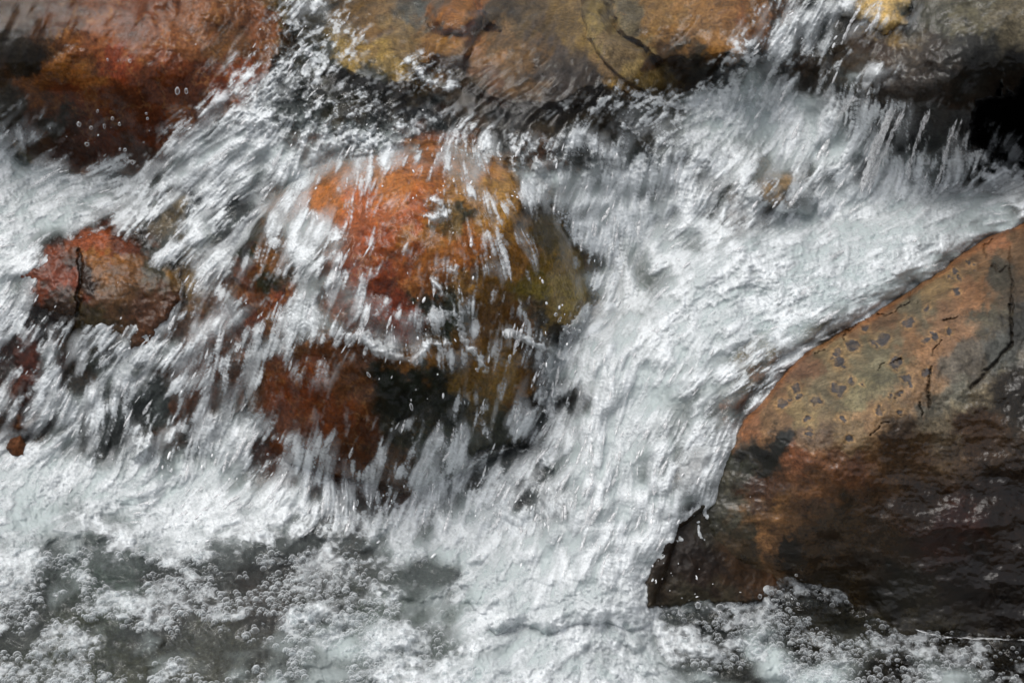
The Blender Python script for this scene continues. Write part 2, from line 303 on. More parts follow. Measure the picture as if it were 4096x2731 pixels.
# ------------------------------------------------------------------ rock colours: what minerals lie where, plus the shade of the hollow
RC = [(50,40,60,38,15),(250,60,75,42,15),(100,250,35,28,22),(60,200,30,25,20),(400,150,120,70,52),(550,80,95,52,36),(450,250,120,50,22),(250,280,125,78,40),(150,330,128,76,40),(330,300,138,86,50),(600,200,118,68,50),(750,150,122,76,60),(700,300,105,52,28),(900,200,98,66,50),(950,330,122,56,22),(1050,100,110,65,50),(900,400,105,46,18),(850,430,70,35,18),(300,400,104,50,25),(500,420,88,46,30),(150,450,78,42,22),(50,420,50,45,50),(230,480,45,42,48),(400,520,78,36,20),(600,500,85,40,18),(300,600,58,30,20),(550,620,62,33,15),(700,500,105,60,42),
(1150,50,80,70,50),(1250,50,60,55,45),(1400,60,130,95,50),(1500,100,150,110,65),(1600,150,140,110,70),(1450,180,150,115,60),(1400,220,178,142,70),(1550,220,172,136,65),(1800,60,150,90,25),(1850,80,160,100,40),(1780,180,150,100,35),(1700,60,90,90,90),(2000,60,70,60,50),(2100,100,95,80,60),(1950,180,140,100,60),(2050,180,120,95,70),(2200,180,80,70,70),(2100,250,110,85,60),(2250,250,75,68,70),(2300,100,120,100,70),(2380,120,150,125,75),(2450,200,130,105,75),(2550,250,165,135,85),(2600,330,150,120,65),(2450,270,140,115,90),(2500,60,110,95,75),(2650,100,140,100,50),(2800,80,142,96,45),(2850,180,148,96,35),(2950,120,128,82,35),(3050,150,132,76,20),(2700,230,90,65,45),(2800,240,70,60,50),(2950,290,30,30,28),(3050,300,28,30,32),(2350,330,60,55,60),(2250,350,60,55,60),(1900,350,70,60,50),(1500,330,50,52,45),(1350,300,50,54,46),(1300,250,60,62,48),(1700,450,45,50,55),(2000,430,52,50,50),(2000,530,34,30,24),(2200,480,75,62,48),(2350,430,68,56,40),(2300,550,45,40,34),(2500,450,60,52,44),(1950,330,110,80,65),(1200,420,45,50,50),(1500,520,40,44,48),(1000,600,60,62,66),(2500,650,70,70,72),
(3300,60,60,65,75),(3400,100,80,70,65),(3520,50,190,155,90),(3560,80,172,140,90),(3620,60,50,55,60),(3750,80,90,90,85),(3900,60,120,115,100),(4050,80,130,120,105),(3500,200,75,55,40),(3600,250,88,78,74),(3750,200,65,55,50),(3900,180,55,55,58),(3450,300,70,55,35),(3600,350,78,70,70),(3700,380,62,56,56),(3850,300,45,42,40),(4000,300,25,22,15),(4050,450,10,8,6),(3950,500,12,10,8),(4000,650,26,20,20),(3600,600,60,60,62),(3300,500,70,74,78),  # the near-black anchors carry the shade of the hollow
(1250,720,150,85,50),(1500,680,165,95,55),(1700,650,160,85,45),(1900,700,160,95,60),(1300,780,178,96,50),(1600,780,175,92,40),(1450,830,168,76,30),(1650,850,165,72,25),(1850,800,150,95,50),(2000,780,165,110,60),(2020,900,168,108,42),(2050,1000,162,100,38),(1800,900,110,80,60),(1840,860,55,50,50),(1500,950,145,60,25),(1700,950,165,95,40),(1600,1050,145,66,25),(1850,1000,168,86,30),(1500,1150,135,50,20),(1700,1100,145,76,30),(1900,1150,142,92,50),(2150,850,60,45,38),(2200,930,100,75,35),(2150,750,120,70,50),(2230,1050,150,108,55),(2250,1150,172,134,92),(2290,1200,168,132,88),(2270,1270,158,118,70),(2150,1150,140,112,60),(2200,1300,55,40,30),(2080,1300,112,66,30),(1600,1250,135,46,18),(1730,1220,45,45,48),(1800,1280,60,62,68),(1950,1300,122,76,40),(1900,1370,150,96,45),(2000,1350,122,80,45),(2150,1400,70,45,35),(1500,1400,92,50,35),(1750,1420,112,70,35),(1650,1430,132,76,35),(1550,1500,32,35,34),(1650,1550,28,32,32),(1750,1500,36,38,38),(1780,1600,30,33,33),(1600,1620,28,31,31),(1850,1540,122,86,50),(2000,1500,152,106,55),(2080,1560,130,80,35),(2150,1600,55,40,38),(1950,1620,110,85,65),(2000,1700,55,52,52),(1400,1500,112,62,48),(1200,1550,135,56,20),(1150,1480,128,60,35),(1300,1650,135,60,22),(1250,1750,130,60,22),(1450,1750,98,46,20),(1350,1820,102,50,20),(1600,1700,55,48,46),(1550,1950,98,56,35),(1750,1800,62,64,68),(1050,1050,118,66,30),(1000,1100,92,50,30),(950,1000,45,44,46),(1080,1120,45,42,35),(1100,1200,132,60,30),(1000,1250,112,56,35),(850,1400,102,60,40),(820,1450,118,60,25),(750,1650,112,60,25),(950,1450,112,70,50),(1150,1330,112,65,50),(700,820,110,90,65),(880,840,40,42,45),(650,1000,60,60,60),(650,1100,70,68,58),(700,1080,132,96,40),(650,1250,92,56,30),(400,1450,45,45,38),(350,1550,70,52,35),(600,1600,50,55,55),(450,1700,40,42,42),(800,1750,60,50,45),(120,1350,84,40,30),(160,1500,94,42,25),(130,1650,62,35,25),(80,1780,112,66,35),
(250,950,60,40,35),(370,960,152,76,40),(200,1080,122,60,35),(250,1120,135,66,45),(330,1100,50,32,15),(420,1050,142,92,40),(500,1080,122,80,35),(380,1200,112,76,50),(420,1150,118,86,55),(230,1230,60,42,30),(500,1000,102,50,25),(350,1280,70,60,35),
(2050,1900,50,50,54),(2150,2050,52,48,52),(3100,740,152,116,75),(3050,800,90,65,50),(3200,820,60,50,45),(3100,1320,142,116,60),(3000,1400,132,106,55),(2950,1500,112,96,65),(2850,1650,80,75,75),(2800,1800,90,70,50),(3200,1270,122,100,60),
(2990,1650,142,80,40),(3100,1500,128,80,50),(3200,1450,122,76,50),(3300,1560,122,100,75),(3200,1650,138,106,65),(3100,1680,142,96,60),(3350,1450,128,100,70),(3500,1400,112,96,75),(3550,1500,102,90,70),(3450,1600,118,100,70),(3400,1750,132,96,60),(3250,1750,112,80,62),(3500,1700,142,96,55),(3650,1550,142,96,60),(3700,1400,138,88,50),(3800,1300,138,90,60),(3900,1200,142,86,45),(3500,1280,122,80,50),(3650,1200,102,86,70),(3750,1130,132,96,55),(3900,1050,132,86,50),(4000,960,152,86,45),(3850,1080,122,90,60),(4060,1000,112,76,50),(4000,1100,75,65,60),(3950,1250,80,70,60),(3850,1450,95,80,75),(3750,1650,90,80,75),(4000,1400,75,72,75),(4096,1300,45,42,42),(3850,1560,110,100,95),(4050,1600,35,30,28),(3900,1700,60,40,25),(3600,1780,60,40,20),(3400,1850,80,45,18),(3200,1850,112,60,25),(3050,1830,25,26,26),(3120,1780,30,32,34),(2930,1850,45,48,48),(2900,2000,60,60,60),(3050,1950,60,35,15),(3250,1950,92,56,22),(3350,1830,98,56,20),(3100,2150,86,56,25),(3050,2080,106,70,30),(3070,2150,160,104,52),(3150,2200,30,25,18),(3000,2150,55,52,45),(2980,2220,60,45,28),(2850,2100,45,45,42),(2780,2200,35,28,25),(2800,2280,40,30,22),(3400,2050,50,35,15),(3300,2200,50,35,18),(3500,2200,40,28,14),(3700,2000,38,25,12),(3800,2100,45,20,12),(4000,2000,28,18,12),(3600,2350,25,22,14),(3900,2300,25,16,11),(4050,2450,22,15,11),(3300,2330,40,32,20),
(100,2250,78,86,84),(450,2250,84,94,92),(60,2420,60,58,56),(700,2420,58,52,52),(1100,2380,60,50,48),(1200,2220,62,54,52),(300,2600,64,64,50),(800,2580,70,66,58),(1250,2450,54,52,46),(500,2750,60,58,44),(1700,2300,74,80,78),(1500,2600,86,94,92),(2000,2500,110,118,118),(2800,2450,62,62,56),(3100,2500,44,42,34),(3400,2550,52,48,42),(3700,2600,42,38,34),(4000,2600,40,34,30),(4000,2720,38,32,28),(3000,2700,60,58,54),(2600,1300,92,100,98),(2500,1700,88,94,92),(2500,950,80,84,84),(2800,800,86,90,92),(3500,950,84,90,96),(2350,2100,96,102,102),(3000,1050,92,100,98),(100,750,80,86,92),(600,2050,90,96,98),(1600,2100,86,82,82),(300,1950,94,100,104)]
ra = np.array(RC, float)
lin = (ra[:, 2:] / 255) ** 2.2
# nearest-anchor patches with wandering, mineral-like edges, bent by painted refraction on the upper ledge
cw = (fbm(GU, GV, 70, 5, 80, .62) - .5); cw2 = (fbm(GU, GV, 70, 5, 81, .62) - .5)
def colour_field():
    qu = GU + cw * 190 + (ripple - .8) * 150 * UPPER; qv = GV + cw2 * 190 + (ripple - .8) * 90 * UPPER  # ripple shift paints the water's refraction into the rock colours
    out = np.zeros((NY, NX, 3)); tw = np.zeros((NY, NX))
    CH = 60
    for j in range(0, NY, CH):
        a = qu[j:j + CH]; b = qv[j:j + CH]
        sel = ra[(ra[:, 1] > b.min() - 420) & (ra[:, 1] < b.max() + 420)]
        sl_ = (sel[:, 2:] / 255) ** 2.2
        if len(sel) == 0:
            sel = ra; sl_ = lin
        for k in range(len(sel)):
            w = 1 / (((a - sel[k, 0]) ** 2 + (b - sel[k, 1]) ** 2) / 2500 + .12) ** 2.4
            out[j:j + CH] += w[..., None] * sl_[k]; tw[j:j + CH] += w
    return out / tw[..., None]
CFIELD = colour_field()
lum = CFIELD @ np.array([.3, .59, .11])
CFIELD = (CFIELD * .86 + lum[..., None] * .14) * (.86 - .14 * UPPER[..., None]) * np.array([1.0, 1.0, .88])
# ------------------------------------------------------------------ materials
def N(nt, kind, **kw):
    n = nt.nodes.new(kind)
    for k, v in kw.items():
        setattr(n, k, v)
    return n
def newmat(name):
    m = bpy.data.materials.new(name); m.use_nodes = True
    nt = m.node_tree; nt.nodes.clear()
    out = N(nt, "ShaderNodeOutputMaterial")
    return m, nt, out
def rock_mat():
    m, nt, out = newmat("wet_rock")
    L = nt.links
    b = N(nt, "ShaderNodeBsdfPrincipled")
    col = N(nt, "ShaderNodeAttribute", attribute_name="mineral")
    wet = N(nt, "ShaderNodeAttribute", attribute_name="wet")
    tc = N(nt, "ShaderNodeTexCoord")
    n1 = N(nt, "ShaderNodeTexNoise"); n1.inputs["Scale"].default_value = 190; n1.inputs["Detail"].default_value = 8; n1.inputs["Roughness"].default_value = .75
    n2 = N(nt, "ShaderNodeTexNoise"); n2.inputs["Scale"].default_value = 38; n2.inputs["Detail"].default_value = 9; n2.inputs["Roughness"].default_value = .7; n2.inputs["Distortion"].default_value = .6
    L.new(tc.outputs["Object"], n1.inputs["Vector"]); L.new(tc.outputs["Object"], n2.inputs["Vector"])
    r1 = N(nt, "ShaderNodeMapRange"); r1.inputs[1].default_value = .3; r1.inputs[2].default_value = .7; r1.inputs[3].default_value = .35; r1.inputs[4].default_value = 1.75
    L.new(n1.outputs[0], r1.inputs[0])
    r2 = N(nt, "ShaderNodeMapRange"); r2.inputs[1].default_value = .32; r2.inputs[2].default_value = .68; r2.inputs[3].default_value = .5; r2.inputs[4].default_value = 1.5
    L.new(n2.outputs[0], r2.inputs[0])
    mu = N(nt, "ShaderNodeMath", operation='MULTIPLY'); L.new(r1.outputs[0], mu.inputs[0]); L.new(r2.outputs[0], mu.inputs[1])
    vm = N(nt, "ShaderNodeVectorMath", operation='SCALE'); L.new(col.outputs["Color"], vm.inputs[0]); L.new(mu.outputs[0], vm.inputs["Scale"])
    L.new(vm.outputs[0], b.inputs["Base Color"])
    sp_ = N(nt, "ShaderNodeMapRange"); sp_.inputs[3].default_value = .08; sp_.inputs[4].default_value = .42; L.new(wet.outputs["Fac"], sp_.inputs[0]); L.new(sp_.outputs[0], b.inputs["Specular IOR Level"])
    rr = N(nt, "ShaderNodeMapRange"); rr.inputs[3].default_value = .62; rr.inputs[4].default_value = .08
    L.new(wet.outputs["Fac"], rr.inputs[0])
    L.new(rr.outputs[0], b.inputs["Roughness"])
    ad = N(nt, "ShaderNodeMath", operation='ADD'); L.new(n1.outputs[0], ad.inputs[0]); L.new(n2.outputs[0], ad.inputs[1])
    bp = N(nt, "ShaderNodeBump"); bp.inputs["Distance"].default_value = .003
    bs = N(nt, "ShaderNodeMapRange"); bs.inputs[3].default_value = .7; bs.inputs[4].default_value = .30; L.new(wet.outputs["Fac"], bs.inputs[0]); L.new(bs.outputs[0], bp.inputs["Strength"])
    L.new(ad.outputs[0], bp.inputs["Height"]); L.new(bp.outputs[0], b.inputs["Normal"])
    L.new(b.outputs[0], out.inputs[0])
    return m
def water_mat():
    m, nt, out = newmat("clear_water")
    L = nt.links
    tr = N(nt, "ShaderNodeBsdfTransparent"); tr.inputs[0].default_value = (.90, .93, .93, 1)
    gl = N(nt, "ShaderNodeBsdfGlossy"); gl.inputs["Roughness"].default_value = .14; gl.inputs[0].default_value = (1, 1, 1, 1)
    df = N(nt, "ShaderNodeBsdfDiffuse"); df.inputs[0].default_value = (.33, .375, .37, 1)
    mk = N(nt, "ShaderNodeAttribute", attribute_name="aerated")
    fr = N(nt, "ShaderNodeFresnel"); fr.inputs[0].default_value = 1.24
    tc = N(nt, "ShaderNodeTexCoord")
    n1 = N(nt, "ShaderNodeTexNoise"); n1.inputs["Scale"].default_value = 60; n1.inputs["Detail"].default_value = 4
    L.new(tc.outputs["Object"], n1.inputs["Vector"])
    bp = N(nt, "ShaderNodeBump"); bp.inputs["Strength"].default_value = .15; bp.inputs["Distance"].default_value = .006
    L.new(n1.outputs[0], bp.inputs["Height"])
    for x in (gl, fr): L.new(bp.outputs[0], x.inputs["Normal"])
    mr_ = N(nt, "ShaderNodeMapRange"); mr_.inputs[1].default_value = .35; mr_.inputs[2].default_value = .9; L.new(mk.outputs["Fac"], mr_.inputs[0])
    cm = N(nt, "ShaderNodeMix", data_type='RGBA'); L.new(mr_.outputs[0], cm.inputs[0]); cm.inputs[6].default_value = (.30, .34, .335, 1); cm.inputs[7].default_value = (.42, .475, .475, 1)   # more air, whiter water
    L.new(cm.outputs[2], df.inputs[0])
    m1 = N(nt, "ShaderNodeMixShader"); L.new(mk.outputs["Fac"], m1.inputs[0]); L.new(tr.outputs[0], m1.inputs[1]); L.new(df.outputs[0], m1.inputs[2])
    m2 = N(nt, "ShaderNodeMixShader"); L.new(fr.outputs[0], m2.inputs[0]); L.new(m1.outputs[0], m2.inputs[1]); L.new(gl.outputs[0], m2.inputs[2])
    L.new(m2.outputs[0], out.inputs[0])
    return m
def foam_mat():
    m, nt, out = newmat("white_water")
    L = nt.links
    b = N(nt, "ShaderNodeBsdfPrincipled")
    b.inputs["Base Color"].default_value = (.60, .63, .645, 1); b.inputs["Roughness"].default_value = .32
    tr = N(nt, "ShaderNodeBsdfTransparent")
    at_ = N(nt, "ShaderNodeAttribute", attribute_name="foam_cover")
    tc = N(nt, "ShaderNodeTexCoord")
    n1 = N(nt, "ShaderNodeTexNoise"); n1.inputs["Scale"].default_value = 170; n1.inputs["Detail"].default_value = 5; n1.inputs["Roughness"].default_value = .7
    L.new(tc.outputs["Object"], n1.inputs["Vector"])
    # alpha = clamp(density + (noise-.5)*k * density)
    s = N(nt, "ShaderNodeMath", operation='SUBTRACT'); L.new(n1.outputs[0], s.inputs[0]); s.inputs[1].default_value = .5
    q = N(nt, "ShaderNodeMath", operation='MULTIPLY_ADD'); L.new(s.outputs[0], q.inputs[0]); q.inputs[1].default_value = 1.3; q.inputs[2].default_value = 1.0
    p = N(nt, "ShaderNodeMath", operation='MULTIPLY', use_clamp=True); L.new(at_.outputs["Fac"], p.inputs[0]); L.new(q.outputs[0], p.inputs[1])
    bp = N(nt, "ShaderNodeBump"); bp.inputs["Strength"].default_value = .34; bp.inputs["Distance"].default_value = .0022
    vo = N(nt, "ShaderNodeTexVoronoi"); vo.inputs["Scale"].default_value = 260; L.new(tc.outputs["Object"], vo.inputs["Vector"])
    vs = N(nt, "ShaderNodeMath", operation='MULTIPLY_ADD'); L.new(vo.outputs["Distance"], vs.inputs[0]); vs.inputs[1].default_value = -1.1; L.new(n1.outputs[0], vs.inputs[2])
    L.new(vs.outputs[0], bp.inputs["Height"]); L.new(bp.outputs[0], b.inputs["Normal"])
    mx = N(nt, "ShaderNodeMixShader"); L.new(p.outputs[0], mx.inputs[0]); L.new(tr.outputs[0], mx.inputs[1]); L.new(b.outputs[0], mx.inputs[2])
    L.new(mx.outputs[0], out.inputs[0])
    return m
def bubble_mat():
    m, nt, out = newmat("bubble_film")
    L = nt.links
    tr = N(nt, "ShaderNodeBsdfTransparent"); tr.inputs[0].default_value = (.93, .94, .94, 1)
    gl = N(nt, "ShaderNodeBsdfPrincipled"); gl.inputs["Base Color"].default_value = (.78, .81, .83, 1); gl.inputs["Roughness"].default_value = .08
    lw = N(nt, "ShaderNodeLayerWeight"); lw.inputs[0].default_value = .5
    pw = N(nt, "ShaderNodeMath", operation='POWER'); pw.inputs[1].default_value = 1.8; L.new(lw.outputs["Facing"], pw.inputs[0])
    mr = N(nt, "ShaderNodeMapRange"); mr.inputs[3].default_value = .06; mr.inputs[4].default_value = .95; L.new(pw.outputs[0], mr.inputs[0])
    mx = N(nt, "ShaderNodeMixShader"); L.new(mr.outputs[0], mx.inputs[0]); L.new(tr.outputs[0], mx.inputs[1]); L.new(gl.outputs[0], mx.inputs[2])
    L.new(mx.outputs[0], out.inputs[0])
    return m
M_ROCK, M_WATER, M_FOAM, M_BUB = rock_mat(), water_mat(), foam_mat(), bubble_mat()
# ------------------------------------------------------------------ mesh builders
def tag(o, label=None, cat=None, group=None, kind=None):
    if label: o["label"] = label
    if cat: o["category"] = cat
    if group: o["group"] = group
    if kind: o["kind"] = kind
    return o
def link(name, me, mat=None, parent=None, loc=None):
    if mat: me.materials.append(mat)
    o = bpy.data.objects.new(name, me); COL.objects.link(o)
    if parent: o.parent = parent
    if loc is not None: o.location = loc
    return o
def raw_mesh(name, co, quads, smooth=True, floats=None, cols=None):
    me = bpy.data.meshes.new(name)
    me.vertices.add(len(co)); me.vertices.foreach_set("co", np.ascontiguousarray(co, np.float32).ravel())
    n, k = quads.shape
    me.loops.add(n * k); me.polygons.add(n)
    me.polygons.foreach_set("loop_start", np.arange(0, n * k, k, dtype=np.int32))
    me.polygons.foreach_set("loop_total", np.full(n, k, np.int32))
    me.loops.foreach_set("vertex_index", np.ascontiguousarray(quads, np.int32).ravel())
    me.polygons.foreach_set("use_smooth", np.full(n, smooth))
    for nm, a in (floats or {}).items():
        at_ = me.attributes.new(nm, 'FLOAT', 'POINT'); at_.data.foreach_set("value", np.ascontiguousarray(a, np.float32))
    for nm, a in (cols or {}).items():
        at_ = me.attributes.new(nm, 'FLOAT_COLOR', 'POINT')
        at_.data.foreach_set("color", np.ascontiguousarray(np.c_[a, np.ones(len(a))], np.float32).ravel())
    me.update(calc_edges=True); me.validate()
    return me
def grid_obj(name, Z, fmask, mat, floats=None, cols=None, sub=1, skirt=0.0):
    """sheet over the survey grid; fmask marks which cells exist; skirt closes the sides downwards"""
    jj = np.arange(0, NY, sub); ii = np.arange(0, NX, sub)
    u = GU[np.ix_(jj, ii)]; v = GV[np.ix_(jj, ii)]; z = Z[np.ix_(jj, ii)]
    fm = fmask[np.ix_(jj, ii)][:-1, :-1]
    ny, nx = u.shape
    idx = np.arange(ny * nx).reshape(ny, nx)
    a, b, c, d = idx[:-1, :-1][fm], idx[:-1, 1:][fm], idx[1:, 1:][fm], idx[1:, :-1][fm]
    q = np.stack([a, d, c, b], 1)
    used = np.zeros(ny * nx, bool); used[q] = True
    re = np.full(ny * nx, -1); re[used] = np.arange(used.sum())
    co = at(u.ravel()[used], v.ravel()[used], z.ravel()[used]); q = re[q]
    fl = {k: x[np.ix_(jj, ii)].ravel()[used] for k, x in (floats or {}).items()}
    cl = {k: x[np.ix_(jj, ii)].reshape(-1, 3)[used] for k, x in (cols or {}).items()}
    if skirt:
        e = np.concatenate([q[:, [0, 1]], q[:, [1, 2]], q[:, [2, 3]], q[:, [3, 0]]])
        key = np.sort(e, 1); kk = key[:, 0].astype(np.int64) * len(co) + key[:, 1]
        un, inv, cnt = np.unique(kk, return_inverse=True, return_counts=True)
        be = e[cnt[inv] == 1]; bv = np.unique(be)
        mp = np.full(len(co), -1); mp[bv] = len(co) + np.arange(len(bv))
        low = co[bv].copy(); low[:, 2] -= skirt
        q = np.concatenate([q, np.stack([be[:, 1], be[:, 0], mp[be[:, 0]], mp[be[:, 1]]], 1)])
        co = np.concatenate([co, low])
        fl = {k: np.concatenate([x, x[bv]]) for k, x in fl.items()}
        cl = {k: np.concatenate([x, x[bv]]) for k, x in cl.items()}
    base = np.array([co[:, 0].mean(), co[:, 1].mean(), co[:, 2].min()])
    me = raw_mesh(name, co - base, q, True, fl, cl)
    return link(name, me, mat, loc=base)
# ------------------------------------------------------------------ the streambed
veins = np.abs(fbm(GU, GV, 120, 5, 90, .6) - .5)
VE = sstep(.035, .0, veins)
base_relief = (fbm(GU, GV, 180, 5, 95, .55) - .5)
ridge = 1 - 2 * np.abs(fbm(GU, GV, 150, 5, 97, .55) - .5)
depth = .02 + .03 * POOL + .012 * UPPER
ZBED = Z0 - depth + base_relief * .03 - .012
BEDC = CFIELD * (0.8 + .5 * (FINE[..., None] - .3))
WETB = np.full_like(GU, .1)
full = np.ones((NY, NX), bool)
o = grid_obj("streambed", ZBED, full, M_ROCK, {"wet": WETB}, {"mineral": BEDC}, sub=2)
tag(o, kind="structure")
# the rocky ground the stream runs through, far beyond the picture on every side
ue = np.concatenate([np.arange(-9000, -560, 120.), np.arange(-560, 4700, 60.), np.arange(4700, 13000, 120.)]); ve = np.concatenate([np.arange(-3300, -400, 90.), np.arange(-400, 3140, 60.), np.arange(3140, 9000, 120.)])
eu, ev = np.meshgrid(ue, ve)
ez = bil(Z0, (np.clip(eu, -500, 4590) - U1[0]) / ST, (np.clip(ev, -340, 3070) - V1[0]) / ST)
outd = np.hypot(np.clip(-480 - eu, 0, None) + np.clip(eu - 4570, 0, None), np.clip(-320 - ev, 0, None) + np.clip(ev - 3050, 0, None))
ez = ez - .02 - .16 * sstep(60, 0, outd) + (fbm(eu, ev, 420, 5, 610, .6) - .42) * np.clip(outd / 900, 0, 1) * .55
eco = at(eu.ravel(), ev.ravel(), ez.ravel())
ei = np.arange(eu.size).reshape(eu.shape)
eq = np.stack([ei[:-1, :-1], ei[1:, :-1], ei[1:, 1:], ei[:-1, 1:]], -1).reshape(-1, 4)
g_ = fbm(eu, ev, 500, 4, 620).ravel()[:, None]
ecol = np.array([.05, .042, .034]) * (1 - g_) + np.array([.17, .12, .075]) * g_
tag(link("ground", raw_mesh("ground", eco, eq, True, {"wet": np.full(len(eco), .5)}, {"mineral": ecol}), M_ROCK), kind="structure")
# ------------------------------------------------------------------ rocks
EXPOSED = np.full((NY, NX), -1.0)      # highest dry rock surface, for keeping foam off it
def rock(name, poly, label, film=-.006, bulge=.0, R=120, drop=.0009, rel=.012, zf=None, exposed=False, tint=(1, 1, 1), wetv=.1, wob=26, seed=0, extra=None, group=None, depthlim=60):
    P = np.array(poly, float)
    lo = P.min(0) - 120; hi = P.max(0) + 120
    i0, i1 = np.searchsorted(U1, [lo[0], hi[0]]); j0, j1 = np.searchsorted(V1, [lo[1], hi[1]])
    s = np.full((NY, NX), -1e3)
    uu = GU[j0:j1, i0:i1]; vv = GV[j0:j1, i0:i1]
    w1 = (fbm(uu, vv, 60, 4, 200 + seed, .6) - .5) * wob * 2; w2 = (fbm(uu, vv, 60, 4, 230 + seed, .6) - .5) * wob * 2
    s[j0:j1, i0:i1] = sdist(poly, uu + w1, vv + w2)
    t = np.clip(s / R, 0, 1)
    Zb = (Z0 if zf is None else up2(zf))
    Zr = Zb + film + bulge * np.sqrt(np.clip(1 - (1 - t) ** 2, 0, 1)) - np.clip(-s, 0, None) * drop
    rl = (fbm(GU, GV, 230, 5, 300 + seed, .5) - .5) * rel * 2 + (ridge - .8) * rel * .6
    Zr = Zr + rl * sstep(-20, 60, s)
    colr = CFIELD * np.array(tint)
    wet = np.full((NY, NX), wetv)
    if extra: Zr, colr, wet = extra(Zr, colr, wet, s)
    mask = s > -depthlim
    if not exposed:
        global ZW
        soft = Zr + .0022
        ZW = np.where(mask, np.maximum(ZW, soft), ZW)
    o = grid_obj(name, Zr, mask, M_ROCK, {"wet": wet}, {"mineral": colr}, sub=1, skirt=.10)
    tag(o, label, "rock", group)
    if exposed:
        EXPOSED[mask] = np.maximum(EXPOSED[mask], Zr[mask])
    return o
VEc = np.array([.42, .20, .06])
def veined(k, c=(.42, .20, .06)):
    def f(Z, colr, wet, s):
        w = (VE * k * sstep(.012, .05, colr @ np.array([.3, .59, .11])))[..., None]
        return Z, colr * (1 - w) + np.array(c) * w, wet
    return f
# upper left
rock("boulder", [(-400,-300),(700,-300),(1180,-200),(1160,60),(1090,240),(1010,430),(800,520),(680,640),(600,700),(480,700),(300,705),(150,660),(60,600),(-60,560),(-450,520)],
     "rust-red boulder under a film of water above the left foam pool", film=-.004, rel=.012, seed=1, tint=(1.38, 1.18, .62), extra=veined(.28))
rock("rock", [(1330,180),(1450,150),(1600,180),(1680,250),(1640,330),(1540,330),(1430,290),(1320,260)],
     "pale yellow rock under clear water at the ledge above the orange boulder", film=-.004, rel=.01, seed=2, tint=(.95, .92, .85))
rock("stone", [(1740,40),(1800,20),(1880,30),(1900,80),(1850,130),(1770,130),(1735,90)],
     "bright orange stone under clear water, upper one of two on the upper ledge", film=-.012, bulge=.012, R=50, rel=.003, seed=3, wob=10)
rock("stone", [(1740,170),(1800,145),(1860,160),(1860,220),(1790,240),(1735,220)],
     "yellow-brown stone under clear water, lower one of two orange stones on the upper ledge", film=-.012, bulge=.010, R=45, rel=.003, seed=4, wob=10)
rock("slab", [(1900,-100),(2300,-120),(2350,60),(2450,200),(2620,330),(2560,380),(2400,330),(2250,400),(2050,420),(1880,330),(1900,200),(2000,120),(1930,40)],
     "grey and tan slab under clear rippled water in the middle of the upper ledge", film=-.014, rel=.010, seed=5, tint=(1.0, .86, .68))
rock("rock", [(2330,40),(2390,50),(2440,140),(2560,200),(2640,330),(2600,370),(2510,330),(2420,250),(2360,150)],
     "pale yellow wedge of rock beside the golden slab", film=-.005, bulge=.006, R=50, rel=.006, seed=6, tint=(.95, .92, .88), wob=12)
rock("slab", [(2420,-200),(2700,-250),(3060,-200),(3090,60),(3090,200),(2900,215),(2650,230),(2560,180),(2470,100)],
     "golden brown slab under smooth water left of the upper right chute", film=-.006, rel=.008, seed=7, extra=veined(.28, (.4, .2, .07)))
rock("rock", [(3300,-60),(3470,-60),(3640,0),(3620,110),(3530,150),(3470,90),(3380,60)],
     "small pale ochre rock at the top edge between chute and dark boulder", film=-.004, bulge=.012, R=60, rel=.006, seed=8, tint=(1.1, 1.05, .95))
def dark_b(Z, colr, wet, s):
    # shade inside the hollow under the lip, painted into the rock colour
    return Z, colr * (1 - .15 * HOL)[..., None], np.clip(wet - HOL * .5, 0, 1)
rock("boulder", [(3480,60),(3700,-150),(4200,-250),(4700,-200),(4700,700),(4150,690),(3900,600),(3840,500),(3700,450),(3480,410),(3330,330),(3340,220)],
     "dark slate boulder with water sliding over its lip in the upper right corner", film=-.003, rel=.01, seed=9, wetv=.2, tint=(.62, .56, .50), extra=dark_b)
# mid
rock("boulder", [(1150,720),(1350,640),(1600,590),(1900,600),(2080,680),(2200,820),(2300,1000),(2350,1200),(2330,1290),(2200,1350),(2180,1480),(2160,1650),(2080,1760),(1900,1850),(1650,1960),(1400,1900),(1150,1830),(1000,1650),(1000,1400),(900,1200),(900,1050),(1000,900)],
     "large orange boulder in the middle with white strands of water running down its face", film=-.004, rel=.011, seed=10, tint=(.98, 1.06, .60), extra=veined(.25, (.42, .2, .06)))
rock("boulder", [(620,780),(900,770),(1050,900),(1130,1080),(1120,1300),(1000,1550),(880,1780),(640,1850),(480,1830),(380,1600),(330,1420),(480,1300),(560,1150),(600,950)],
     "brown and grey boulder almost hidden by white cascade, left of the orange boulder", film=-.006, rel=.02, seed=12)
def rustx(Z, colr, wet, s):
    d = linedist([(330,1000),(320,1080),(310,1180),(300,1260)], GU + cw * 60, GV)
    g = sstep(12, 3, d)
    return Z - .006 * g, colr * (1 - .6 * g)[..., None], wet
rock("boulder", [(90,1080),(220,960),(340,905),(460,930),(600,975),(730,1080),(740,1200),(660,1300),(560,1390),(440,1450),(330,1380),(260,1290),(180,1250),(100,1180)],
     "cracked rust-coloured boulder standing out of the water at the left edge", film=-.006, bulge=.014, R=150, rel=.016, seed=13, exposed=True, wetv=.75, wob=34, tint=(.66, .62, .56), extra=rustx)
rock("rock", [(70,1280),(150,1330),(180,1500),(190,1640),(130,1720),(60,1700),(40,1600),(80,1480),(60,1370)],
     "narrow dark red rock between the left edge and the cascade", film=-.001, bulge=.006, R=60, rel=.012, seed=14, wob=26)
